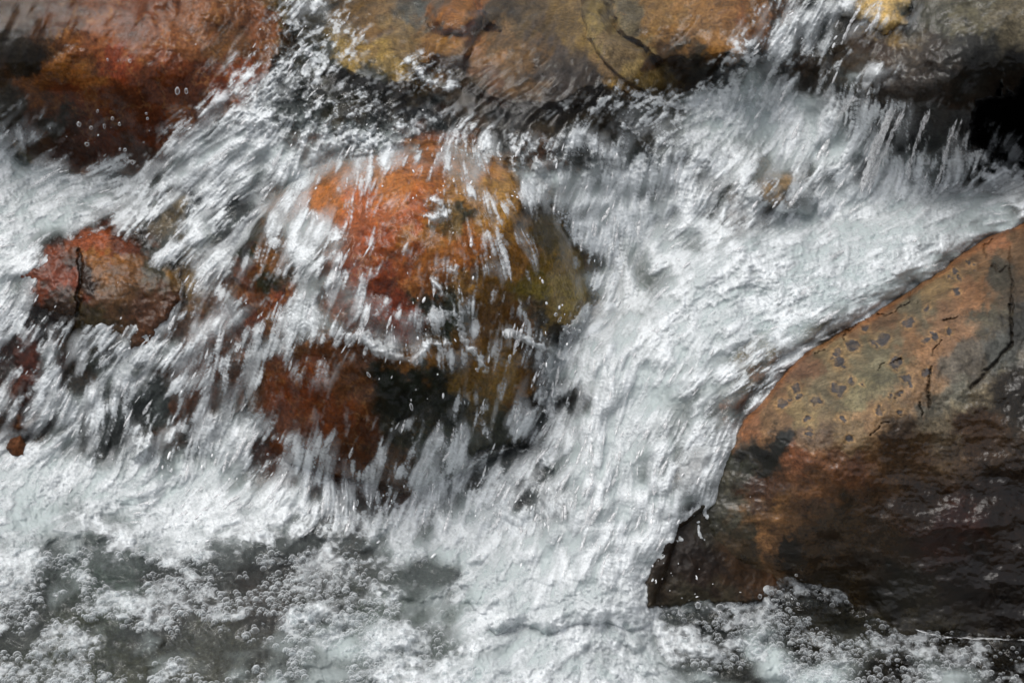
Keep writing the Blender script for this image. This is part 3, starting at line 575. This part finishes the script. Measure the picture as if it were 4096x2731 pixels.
rock("stone", [(35,1760),(80,1740),(110,1780),(100,1825),(50,1830),(25,1800)],
     "tiny brown stone poking out of the foam at the lower left edge", film=-.006, bulge=.016, R=45, rel=.010, seed=15, exposed=True, wob=16, tint=(.5, .5, .5))
rock("rock", [(1860,1870),(1920,1800),(2060,1770),(2180,1830),(2210,1950),(2200,2080),(2080,2110),(1900,2020)],
     "round dark grey rock under falling water at the foot of the orange boulder", film=.000, bulge=.012, R=110, rel=.01, seed=16, tint=(1, 1, 1))
rock("rock", [(2980,780),(3060,720),(3180,700),(3270,780),(3240,860),(3150,850),(3060,830)],
     "small tan and dark rock breaking the foam below the upper right chute", film=-.004, bulge=.012, R=60, rel=.012, seed=17, wob=16)
rock("rock", [(3330,1250),(3180,1260),(3050,1330),(2940,1420),(2860,1560),(2800,1700),(2700,1900),(2650,2080),(2730,2080),(2850,1900),(2920,1700),(3000,1560),(3120,1430),(3260,1340)],
     "submerged ochre ledge of rock under fast water along the big right boulder", film=-.004, bulge=.006, R=50, rel=.010, seed=18, wob=16)
# the big boulder on the right
BZ = tps([(4096,880,.27),(4600,700,.29),(3950,960,.265),(3800,1060,.262),(3640,1170,.258),(3480,1270,.25),(3300,1370,.245),(3180,1450,.24),(3020,1640,.215),(2930,1760,.19),(2880,1900,.155),(2780,2050,.10),(2690,2200,.04),(2640,2330,.0),
 (3300,1550,.275),(3600,1400,.31),(3900,1150,.32),(4096,1100,.335),(4500,1000,.34),(3070,1760,.235),(3300,1790,.26),(3600,1720,.285),(3850,1580,.305),(4096,1450,.32),(4600,1300,.34),
 (3300,1910,.215),(3600,1860,.235),(3900,1740,.262),(3050,1860,.19),(3000,2050,.13),(3300,2100,.13),(3700,2100,.15),(4096,2000,.18),(3000,2320,.01),(3300,2370,-.01),(3700,2520,-.015),(4096,2570,-.01),(4700,2600,-.01),(4600,2000,.18),(3300,2600,-.09),(4000,2800,-.1)], .0003)
SP = [(1545,648,35),(1175,790,38),(1385,752,42),(1315,768,25),(1265,690,25),(1080,840,32),(1090,905,35),(1130,930,15),(1465,912,40),(1165,1033,25),(1080,1085,42),(1530,1010,32),(1560,1045,22),(1430,1130,17),(1490,1110,22),(940,1158,30),(710,1185,36),(770,1160,15),(800,1080,28),(830,1125,20),(880,1265,20),(1105,1280,20),(1355,1220,28),(1485,1228,20),(905,1340,16),(1155,1405,26),(1865,305,20),(1880,345,16),(1820,705,22),(1655,755,20),(1720,730,25),(1660,560,20),(1665,965,26),(1865,440,24),(1980,265,12),(1940,245,12),(1830,350,12),(1980,300,10),(1340,800,14),(1040,880,14),(1465,1155,8),(1700,700,12),(900,1380,22),(1250,1050,10)]
CR = [([(2215,150),(2225,250),(2235,420),(2225,600),(2235,780)],13),([(2235,780),(2150,880),(2050,980),(1970,1070)],26),([(1350,965),(1385,900),(1440,912),(1500,885)],6),([(1690,920),(1680,1010),(1670,1100),(1690,1200)],14),([(1610,1160),(1640,1260)],5),([(1550,450),(1545,530),(1420,580),(1330,600)],6),([(940,850),(1000,825)],6),([(1780,640),(1880,600)],4),([(1290,1390),(1370,1310),(1420,1290)],3),([(1120,760),(1150,700),(1260,620)],5),([(2100,260),(2160,300),(2215,270)],12),([(1700,860),(1730,800),(1780,760)],4),([(2060,210),(2050,130),(2100,90)],14),([(1600,520),(1615,500)],5),([(640,960),(745,965)],8)]
def bigb(Z, colr, wet, s):
    sp = np.zeros((NY, NX)); ha = np.zeros((NY, NX)); cr = np.zeros((NY, NX))
    wx = (fbm(GU, GV, 24, 3, 401, .6) - .5) * 34; wy = (fbm(GU, GV, 24, 3, 402, .6) - .5) * 34
    for x, y, r in SP:
        u = 2696 + x / 1.651; v = 900 + y / 1.651; r = r / 1.651
        sub = np.s_[max(0, int((v - V1[0] - 90) / ST)):int((v - V1[0] + 90) / ST), max(0, int((u - U1[0] - 90) / ST)):int((u - U1[0] + 90) / ST)]
        d = np.hypot(GU[sub] + wx[sub] - u, (GV[sub] + wy[sub] - v) * 1.12)
        sp[sub] = np.maximum(sp[sub], sstep(r * 1.2, r * .95, d)); ha[sub] = np.maximum(ha[sub], sstep(r * 1.9 + 6, r * .9, d))
    for pl, w in CR:
        pl = [(2696 + a / 1.651, 900 + b / 1.651) for a, b in pl]
        d = linedist(pl, GU + wx * .8, GV + wy * .8)
        cr = np.maximum(cr, sstep(w / 1.651 * .6 + 2, w / 1.651 * .1, d))
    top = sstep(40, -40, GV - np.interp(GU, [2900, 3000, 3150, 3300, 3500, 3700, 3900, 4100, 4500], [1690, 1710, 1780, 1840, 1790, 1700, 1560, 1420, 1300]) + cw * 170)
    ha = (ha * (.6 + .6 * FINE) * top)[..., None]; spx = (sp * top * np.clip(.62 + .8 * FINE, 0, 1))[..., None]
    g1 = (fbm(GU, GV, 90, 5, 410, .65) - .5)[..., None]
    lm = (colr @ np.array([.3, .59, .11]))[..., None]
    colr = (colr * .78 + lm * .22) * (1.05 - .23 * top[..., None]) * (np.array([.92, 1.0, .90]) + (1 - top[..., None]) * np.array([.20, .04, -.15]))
    colr = colr * (1 + 1.0 * g1)
    colr = colr * (1 - ha * .55) + np.array([.27, .16, .065]) * ha * .55
    colr = colr * (1 - spx) + np.array([.040, .036, .036]) * spx
    crx = cr[..., None] * .6
    colr = colr * (1 - crx * .85) + np.array([.02, .012, .006]) * crx * .85
    Z = Z + (fbm(GU * .45, GV * 1.3, 34, 3, 414, .6) - .5) * .0022 * (1 - top)
    Z = Z - .006 * cr - .0015 * sp * top + (fbm(GU, GV, 60, 5, 411, .6) - .5) * .006 + (fbm(GU, GV * 1.7, 300, 3, 412, .5) - .5) * .024 * (1 - top)
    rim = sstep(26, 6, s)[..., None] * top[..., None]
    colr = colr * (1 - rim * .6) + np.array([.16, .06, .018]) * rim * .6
    w = np.clip(.45 + .55 * (1 - top), 0, 1)
    return Z, colr, w
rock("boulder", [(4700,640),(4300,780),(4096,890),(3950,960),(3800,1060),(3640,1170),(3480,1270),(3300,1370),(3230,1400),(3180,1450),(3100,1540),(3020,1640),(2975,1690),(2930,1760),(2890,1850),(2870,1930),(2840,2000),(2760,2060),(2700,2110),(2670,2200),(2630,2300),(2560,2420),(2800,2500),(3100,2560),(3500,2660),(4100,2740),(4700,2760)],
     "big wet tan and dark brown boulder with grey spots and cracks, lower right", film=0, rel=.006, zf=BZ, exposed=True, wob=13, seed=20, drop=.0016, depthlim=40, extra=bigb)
rock("rock", [(2640,2190),(2700,2110),(2780,2030),(2900,2020),(3020,2150),(3100,2300),(3130,2380),(2980,2400),(2760,2410),(2600,2420),(2600,2290)],
     "dark brown rock at the waterline beneath the left end of the big spotted boulder", film=.002, bulge=.010, R=150, rel=.012, seed=21, exposed=True, wob=24, tint=(.8, .66, .5), wetv=.5)
# ------------------------------------------------------------------ water
ALPHA = np.where(EXPOSED > ZW + .004, 0, ALPHA)
o = grid_obj("water", ZW, HOL < .35, M_WATER, {"aerated": MILK})
tag(o, kind="structure")
# white water, region by region
REG = [("left_pool_foam", (120, 820), "smooth white foam filling the small pool at the left edge below the rust-red boulder"),
 ("cascade_foam", (900, 1150), "white strands of falling water over the hidden brown boulder on the left"),
 ("cascade_foam", (600, 1550), None), ("cascade_foam", (900, 600), None),
 ("boulder_foam", (1750, 1150), "thin white strands and splashes running down the large orange boulder"),("boulder_foam", (1750, 1600), None),("boulder_foam", (1450, 1700), None),("boulder_foam", (1750, 750), None),
 ("ledge_foam", (1700, 400), "scattered white crests on the clear water of the upper ledge"),("ledge_foam", (2300, 300), None),
 ("chute_foam", (3250, 200), "white chute pouring down between golden slab and dark boulder at the top right"),
 ("fall_foam", (3650, 620), "thin white curtain falling from the lip of the dark slate boulder"),
 ("upper_pool_foam", (2850, 550), "dense white foam bank below the upper right chute"),("upper_pool_foam", (2550, 800), None),("upper_pool_foam", (2500, 1050), None),
 ("basin_foam", (3500, 930), "bubbly white foam above the big spotted boulder on the right"),("basin_foam", (3000, 1100), None),
 ("main_fall_foam", (2500, 1500), "broad white main fall plunging left of the big spotted boulder"),("main_fall_foam", (2400, 2000), None),
 ("lower_pool_foam", (500, 2300), "churned white foam and bubbles across the lower pool along the bottom"),("lower_pool_foam", (1500, 2350), None),("lower_pool_foam", (2600, 2650), None),("lower_pool_foam", (3400, 2600), None),("lower_pool_foam", (1000, 2100), None),("lower_pool_foam", (100, 2000), None)]
dd = np.stack([(GU + wu - c[0]) ** 2 + (GV + wv - c[1]) ** 2 for _, c, _ in REG], 0).argmin(0)
names = []
for nme, _, lab in REG:
    if nme in names: continue
    names.append(nme)
    ids = [k for k, r in enumerate(REG) if r[0] == nme]
    cell = np.isin(dd, ids)
    A = ALPHA
    mk = (np.maximum.reduce([A, np.roll(A, -1, 0), np.roll(A, -1, 1), np.roll(np.roll(A, -1, 0), -1, 1)]) > .03) & cell
    lift = .0012 + .0012 * ALPHA
    o = grid_obj(nme, ZW + lift, mk, M_FOAM, {"foam_cover": ALPHA})
    tag(o, lab, "foam", kind="stuff")

# ------------------------------------------------------------------ strands, droplets and bubbles
def gi(A, u, v): return bil(A, (np.asarray(u, float) - U1[0]) / ST, (np.asarray(v, float) - V1[0]) / ST)
PX = 36 / LENS / W * DIST             # metres per photograph pixel about the middle of the scene
def many(name, tv, tq, C, A, B, Cc, mat, floats=None):
    """one mesh out of many copies of a template: centres C, axes A, B, Cc (n x 3 each)"""
    n = len(C); k = len(tv)
    co = C[:, None] + tv[None, :, 0:1] * A[:, None] + tv[None, :, 1:2] * B[:, None] + tv[None, :, 2:3] * Cc[:, None]
    q = tq[None] + (np.arange(n) * k)[:, None, None]
    fl = {a: np.repeat(b, k) for a, b in (floats or {}).items()}
    co = co.reshape(-1, 3); base = co.mean(0)
    return link(name, raw_mesh(name, co - base, q.reshape(-1, tq.shape[1]), True, fl), mat, loc=base)
def spindle(seg=6, rings=7, fat=.35):
    v = []; q = []
    for r in range(rings):
        t = r / (rings - 1); w = (math.sin(math.pi * (t ** fat_pow(fat))) ** .55) if 0 < r < rings - 1 else .02
        for k in range(seg):
            a = 2 * math.pi * k / seg
            v.append((t - .5, w * math.cos(a) * .5, w * math.sin(a) * .5))
    for r in range(rings - 1):
        for k in range(seg):
            a = r * seg + k; b = r * seg + (k + 1) % seg
            q.append((a, b, b + seg, a + seg))
    return np.array(v), np.array(q)
def fat_pow(f): return 1 + f
def cap(rings=4, seg=12, full=False):
    v = []; q = []
    R_ = rings * 2 if full else rings
    for r in range(R_ + 1):
        th = (math.pi if full else math.pi / 2) * r / R_
        for k in range(seg):
            a = 2 * math.pi * k / seg
            v.append((math.sin(max(th, .02)) * math.cos(a), math.sin(max(th, .02)) * math.sin(a), math.cos(th)))
    for r in range(R_):
        for k in range(seg):
            a = r * seg + k; b = r * seg + (k + 1) % seg
            q.append((a, a + seg, b + seg, b))
    return np.array(v), np.array(q)
def flow3(u, v, z):
    fx = gi(FX, u, v); fy = gi(FY, u, v)
    e = 14.0
    p0 = at(u - fx * e, v - fy * e, gi(Z0, u - fx * e, v - fy * e)); p1 = at(u + fx * e, v + fy * e, gi(Z0, u + fx * e, v + fy * e))
    d = p1 - p0; d /= np.linalg.norm(d, axis=1)[:, None] + 1e-9
    return d
def scatter(n, prob, lo=(0, 0), hi=(4096, 2731)):
    u = rng.uniform(lo[0], hi[0], n); v = rng.uniform(lo[1], hi[1], n)
    keep = rng.random(n) < gi(prob, u, v)
    return u[keep], v[keep]
def strand_mat(name, base, lo, hi, rough=.12):
    m, nt, out = newmat(name); L = nt.links
    b = N(nt, "ShaderNodeBsdfPrincipled"); b.inputs["Base Color"].default_value = base; b.inputs["Roughness"].default_value = rough
    tr = N(nt, "ShaderNodeBsdfTransparent"); tc = N(nt, "ShaderNodeTexCoord")
    n1 = N(nt, "ShaderNodeTexNoise"); n1.inputs["Scale"].default_value = 160; n1.inputs["Detail"].default_value = 3
    L.new(tc.outputs["Object"], n1.inputs["Vector"])
    mr = N(nt, "ShaderNodeMapRange"); mr.inputs[1].default_value = .38; mr.inputs[2].default_value = .62; mr.inputs[3].default_value = lo; mr.inputs[4].default_value = hi
    L.new(n1.outputs[0], mr.inputs[0])
    lw = N(nt, "ShaderNodeLayerWeight"); lw.inputs[0].default_value = .5      # thin at the rim, thick in the middle
    iv = N(nt, "ShaderNodeMath", operation='SUBTRACT'); iv.inputs[0].default_value = 1.0; L.new(lw.outputs["Facing"], iv.inputs[1])
    mu = N(nt, "ShaderNodeMath", operation='MULTIPLY', use_clamp=True); L.new(mr.outputs[0], mu.inputs[0]); L.new(iv.outputs[0], mu.inputs[1])
    mx = N(nt, "ShaderNodeMixShader"); L.new(mu.outputs[0], mx.inputs[0]); L.new(tr.outputs[0], mx.inputs[1]); L.new(b.outputs[0], mx.inputs[2]); L.new(mx.outputs[0], out.inputs[0])
    return m
M_STR = strand_mat("falling_water", (.72, .725, .73, 1), .0, .9)
dry = (EXPOSED > ZW + .010).astype(float)
crisp = np.clip(np.maximum(STREAK, .35 * (1 - POOL)) * (.08 * sstep(.05, .3, DEN) + .92 * ALPHA * sstep(.1, .35, DEN)) * (1 - dry), 0, 1)
for k, (nm, sel, n, lab) in enumerate([
    ("cascade_spray", (GU < 1230) & (GV < 2150), 6000, "bright flecks and threads of spray over the left cascade"),
    ("boulder_spray", (GU >= 1230) & (GU < 2330) & (GV < 2150), 8000, "bright flecks and threads of spray over the orange boulder"),
    ("chute_spray", (GU >= 2330) & (GV < 2500), 5000, "bright flecks and threads in the white chutes on the right")]):
    u, v = scatter(n, crisp * sel)
    m_ = len(u); z = gi(ZW, u, v) + rng.uniform(.001, .007, m_)
    d = flow3(u, v, z); wd = (4 + rng.gamma(2.0, 3.0, m_)) * PX; L_ = wd * rng.uniform(2.5, 6.5, m_)
    d = d + rng.normal(0, .12, d.shape); d /= np.linalg.norm(d, axis=1)[:, None]
    side = np.cross(d, [0, -.5, .85]); side /= np.linalg.norm(side, axis=1)[:, None] + 1e-9
    nn = np.cross(side, d)
    tv, tq = spindle(5, 5)
    o = many(nm, tv, tq, at(u, v, z), d * L_[:, None], side * wd[:, None], nn * wd[:, None] * .6, M_STR)
    tag(o, lab, "spray", kind="stuff")
# single ropes of water
def rope(name, pts, w, label, lift=.010, seed=0, group=None, tip=.4, mat=None, along=.6):
    P = np.array(pts, float); sg = np.r_[0, np.cumsum(np.hypot(*np.diff(P, axis=0).T))]
    n = max(8, int(sg[-1] / 7)); t = np.linspace(0, sg[-1], n)
    # smooth the polyline
    u = np.interp(t, sg, P[:, 0]); v = np.interp(t, sg, P[:, 1])
    for _ in range(4):
        u[1:-1] = (u[:-2] + 2 * u[1:-1] + u[2:]) / 4; v[1:-1] = (v[:-2] + 2 * v[1:-1] + v[2:]) / 4
    z = np.interp(t, np.linspace(0, sg[-1], 6), gi(ZW, np.interp(np.linspace(0, sg[-1], 6), sg, P[:, 0]), np.interp(np.linspace(0, sg[-1], 6), sg, P[:, 1])))
    z = z + lift * np.sin(np.pi * np.clip(t / sg[-1] * .9 + .08, 0, 1)) + .002
    m_ = int(max(30, sg[-1] * w / 45)); k = rng.uniform(0, n - 1, m_)
    uu = np.interp(k, np.arange(n), u) + rng.normal(0, w * .3, m_); vv = np.interp(k, np.arange(n), v) + rng.normal(0, w * .22, m_)
    C = at(uu, vv, np.interp(k, np.arange(n), z) + rng.uniform(-.003, .004, m_))
    gu = np.gradient(u); gv = np.gradient(v)
    p1 = at(u + gu, v + gv, np.interp(np.arange(n) + 1, np.arange(n), z)); T = p1 - at(u, v, z)
    T = np.stack([np.interp(k, np.arange(n), T[:, j]) for j in range(3)], 1); T /= np.linalg.norm(T, axis=1)[:, None] + 1e-9
    F = flow3(uu, vv, 0); F *= np.sign((F * T).sum(1))[:, None] + 1e-6
    d = T * along + F * (1 - along) + rng.normal(0, .10, T.shape); d /= np.linalg.norm(d, axis=1)[:, None]
    S_ = np.cross(d, [0.1, -.6, .8]); S_ /= np.linalg.norm(S_, axis=1)[:, None] + 1e-9; Nn = np.cross(S_, d)
    L_ = rng.uniform(2.0, 5.0, m_) * w * PX; wd = rng.uniform(.2, .5, m_) * w * PX
    tv_, tq_ = spindle(6, 7)
    o = many(name, tv_, tq_, C, d * L_[:, None], S_ * wd[:, None], Nn * wd[:, None] * .7, mat or M_STR)
    return tag(o, label, "water strand", group)
FG = "bright threads of the curtain under the dark slate boulder"
rope("water_strand", [(3617,448),(3574,521),(3544,594),(3502,684),(3477,750)], 17, "long thread of falling water, second from the left under the dark slate boulder's lip", .02, 7, FG)
rope("water_strand", [(3562,460),(3514,557),(3483,654),(3455,740)], 26, "thickest, leftmost long thread of falling water under the dark slate boulder's lip", .02, 8, FG)
rope("water_strand", [(3703,462),(3677,545),(3653,606),(3629,700)], 16, "third long thread from the left of water falling from the dark slate boulder's lip", .02, 9, FG)
rope("water_strand", [(3823,497),(3792,581),(3774,654),(3750,730)], 14, "rightmost long thread of water falling beside the black hollow", .02, 10, FG)
rope("water_strand", [(3848,480),(3832,520),(3814,568)], 7, "short thread of water at the very edge of the black hollow", .006, 11, FG)
rope("water_strand", [(3440,30),(3393,109),(3366,175)], 12, "bright strand sliding down just left of the pale ochre rock at the top", .008, 12)
rope("water_strand", [(3512,68),(3490,92),(3470,118)], 13, "short bright strand just below the pale ochre rock at the top", .006, 13)
rope("water_strand", [(3420,385),(3385,425),(3350,470)], 14, "bright twisted strand at the left end of the dark slate boulder's lip", .008, 14)
rope("water_strand", [(3470,2432),(3560,2480),(3680,2524),(3780,2548),(3900,2552),(4150,2560)], 7, "thin bright rim of water lapping along the bottom of the big spotted boulder", .002, 21, along=1.0)
# droplets in the air
def drop_mat():
    m, nt, out = newmat("droplet_water"); L = nt.links
    g = N(nt, "ShaderNodeBsdfGlass"); g.inputs["IOR"].default_value = 1.33; g.inputs["Roughness"].default_value = .02
    w = N(nt, "ShaderNodeBsdfPrincipled"); w.inputs["Base Color"].default_value = (.8, .82, .84, 1); w.inputs["Roughness"].default_value = .1
    lw = N(nt, "ShaderNodeLayerWeight"); lw.inputs[0].default_value = .35
    tc = N(nt, "ShaderNodeTexCoord"); n1 = N(nt, "ShaderNodeTexNoise"); n1.inputs["Scale"].default_value = 300
    L.new(tc.outputs["Object"], n1.inputs["Vector"])
    mu = N(nt, "ShaderNodeMath", operation='MULTIPLY', use_clamp=True); L.new(lw.outputs["Facing"], mu.inputs[0]); mu.inputs[1].default_value = 1.0
    ad = N(nt, "ShaderNodeMath", operation='MULTIPLY', use_clamp=True); L.new(mu.outputs[0], ad.inputs[0]); L.new(n1.outputs[0], ad.inputs[1])
    ad2 = N(nt, "ShaderNodeMath", operation='MULTIPLY', use_clamp=True); L.new(ad.outputs[0], ad2.inputs[0]); ad2.inputs[1].default_value = 1.8
    mx = N(nt, "ShaderNodeMixShader"); L.new(ad2.outputs[0], mx.inputs[0]); L.new(g.outputs[0], mx.inputs[1]); L.new(w.outputs[0], mx.inputs[2]); L.new(mx.outputs[0], out.inputs[0])
    return m
M_DROP = drop_mat()
tv, tq = cap(4, 12, True)
variants = []
for k in range(5):
    el = [1.0, 1.2, 1.5, 1.9, 2.6][k]
    w = tv.copy(); w += (np.stack([vn(tv[:, 0] * 1.3 + 5, tv[:, 1] * 1.3 + tv[:, 2], 60 + k * 3 + j) for j in range(3)], 1) - .5) * .35
    w[:, 2] *= el
    variants.append(raw_mesh("droplet", w, tq)); variants[-1].materials.append(M_DROP)
def droplet(u, v, r, lift, kind, tilt, label, group):
    r = r * .72
    o = bpy.data.objects.new("droplet", variants[kind]); COL.objects.link(o)
    z = float(gi(ZW, u, v)) + lift
    o.location = at(u, v, z); s_ = r * PX
    o.scale = (s_, s_, s_); o.rotation_euler = (.2 + random.uniform(-.3, .3), tilt, random.uniform(0, 6))
    tag(o, label, "droplet", group)
for u, v, r in [(316,498,13),(365,512,11),(348,577,13),(530,650,12),(450,475,9),(478,497,9),(417,505,8),(390,445,8),(520,245,9),(575,570,5),(245,640,5),(590,475,7),(500,600,10),(710,365,14),(745,365,10),(665,585,5),(430,240,6),(585,455,7),(540,648,6),(480,598,7)]:
    droplet(u, v, r, .02, random.choice([0, 1, 2, 3]), random.uniform(-.5, .5), "clear droplet in the air in front of the rust-red boulder at the upper left", "droplets before the upper left boulder")
for u, v, r in [(2793,2420,15),(2878,2450,13),(2976,2482,16),(3005,2493,14),(3040,2385,11),(3120,2455,9),(3185,2300,8),(3192,2415,9),(2700,2350,10),(2720,2450,12)]:
    droplet(u, v, r, .012, random.choice([0, 1, 2]), random.uniform(-.5, .5), "large clear droplet thrown up where the main fall meets the big spotted boulder", "droplets at the foot of the big spotted boulder")
for u, v in [(1390,1740),(2010,1465),(2720,1875),(2640,1980)]:
    pass
for g in range(70):
    c = random.choice([(1650,2010,260,70),(1850,2060,160,90),(1450,2060,120,90),(1250,2230,130,70),(2280,1340,120,70),(2200,1560,40,120),(1700,1500,300,200),(700,1830,250,60)])
    droplet(random.gauss(c[0], c[2] * .6), random.gauss(c[1], c[3] * .6), random.uniform(4, 9), random.uniform(.01, .05), random.choice([0, 1, 2, 3, 4]), random.uniform(-.4, .4),
            "small droplet of spray in front of the orange boulder or at its foot", "droplets of spray round the orange boulder")
# fine airborne spray
SPR = np.clip(CURL * .5 + blob(1700, 700, 500, 90) * .5 + blob(1500, 2050, 700, 90) + blob(700, 1880, 500, 80) * .8 + blob(2300, 2150, 330, 200) * .6 + blob(2800, 2350, 300, 90) + blob(2230, 1400, 90, 220) + blob(1750, 1350, 420, 380) * .22 + blob(600, 1450, 500, 300) * .15 + blob(350, 560, 330, 90) * .25 + blob(3250, 150, 140, 150) * .5, 0, 1)
u, v = scatter(9000, SPR * .5)
m_ = len(u); r = np.clip(rng.gamma(2.2, 1.0, m_), .9, 6.0) * PX; d = flow3(u, v, 0) + rng.normal(0, .25, (m_, 3)); d /= np.linalg.norm(d, axis=1)[:, None]
C_ = at(u, v, gi(ZW, u, v) + rng.gamma(2, .009, m_) + .002)
S_ = np.cross(d, [0, -.5, .85]); S_ /= np.linalg.norm(S_, axis=1)[:, None]
tv, tq = cap(3, 7, True)
M_SPK = strand_mat("spray_water", (.84, .85, .86, 1), .55, 1.4)
tag(many("spray", tv, tq, C_, S_ * r[:, None], np.cross(S_, d) * r[:, None], d * (r * rng.uniform(1, 3.2, m_))[:, None], M_SPK), "fine white spray thrown up over the cascade and round the boulders", "spray", kind="stuff")
# bubbles floating on the lower pool
raft = RAFT
BUBP = np.clip(POOL * (.25 + .75 * BUBZ) * sstep(2060, 2250, GV) * (1 - blob(2300, 2400, 420, 500)) * (1 - blob(1700, 2150, 500, 120)) * sstep(.22, .42, raft) * (.5 + 1.2 * DEN) * (1 - .3 * ALPHA), 0, 1)
BUBP *= (1 - sstep(3300, 3950, GU + (GV - 2500) * -.9) * .8)
BUBP = np.maximum(BUBP, np.clip(blob(3200, 1230, 330, 80, -.55) + blob(3300, 1130, 420, 110, -.4) * .5 + blob(3150, 1330, 160, 50, -.6), 0, 1) * .9) * (1 - dry)
tv, tq = cap(4, 12)
u, v = scatter(120000, BUBP, hi=(4150, 2800))
r = np.clip(rng.gamma(3.2, 1.9, len(u)), 2.2, 13); r = np.where(v < 1500, r * .75, np.where(u > 2600, r * .85, r))
d = at(u, v, gi(ZW, u, v) + .001)
ex = np.array([1., 0, 0]); 
one = np.ones((len(u), 1)); sc = (r * PX)[:, None]
o = many("pool_bubbles", tv, tq, d, one * np.array([1., 0, 0]) * sc, one * np.array([0, 1., 0]) * sc, one * np.array([0, 0, .85]) * sc, M_BUB)
tag(o, "froth of small clear bubbles floating on the lower pool and along the big spotted boulder", "bubbles", kind="stuff")
bme = raw_mesh("bubble", tv * np.array([1, 1, .9]), tq); bme.materials.append(M_BUB)
u, v = scatter(2600, BUBP * (GV > 2000), hi=(4150, 2800))
for a, b in list(zip(u, v))[:290]:
    o = bpy.data.objects.new("bubble", bme); COL.objects.link(o)
    p = at(a, b, float(gi(ZW, a, b)) + .0008); s_ = random.uniform(11.5, 17) * PX
    o.location = p; o.scale = (s_, s_, s_)
    tag(o, "large clear bubble floating in the froth of the lower pool", "bubble", "large bubbles on the lower pool")
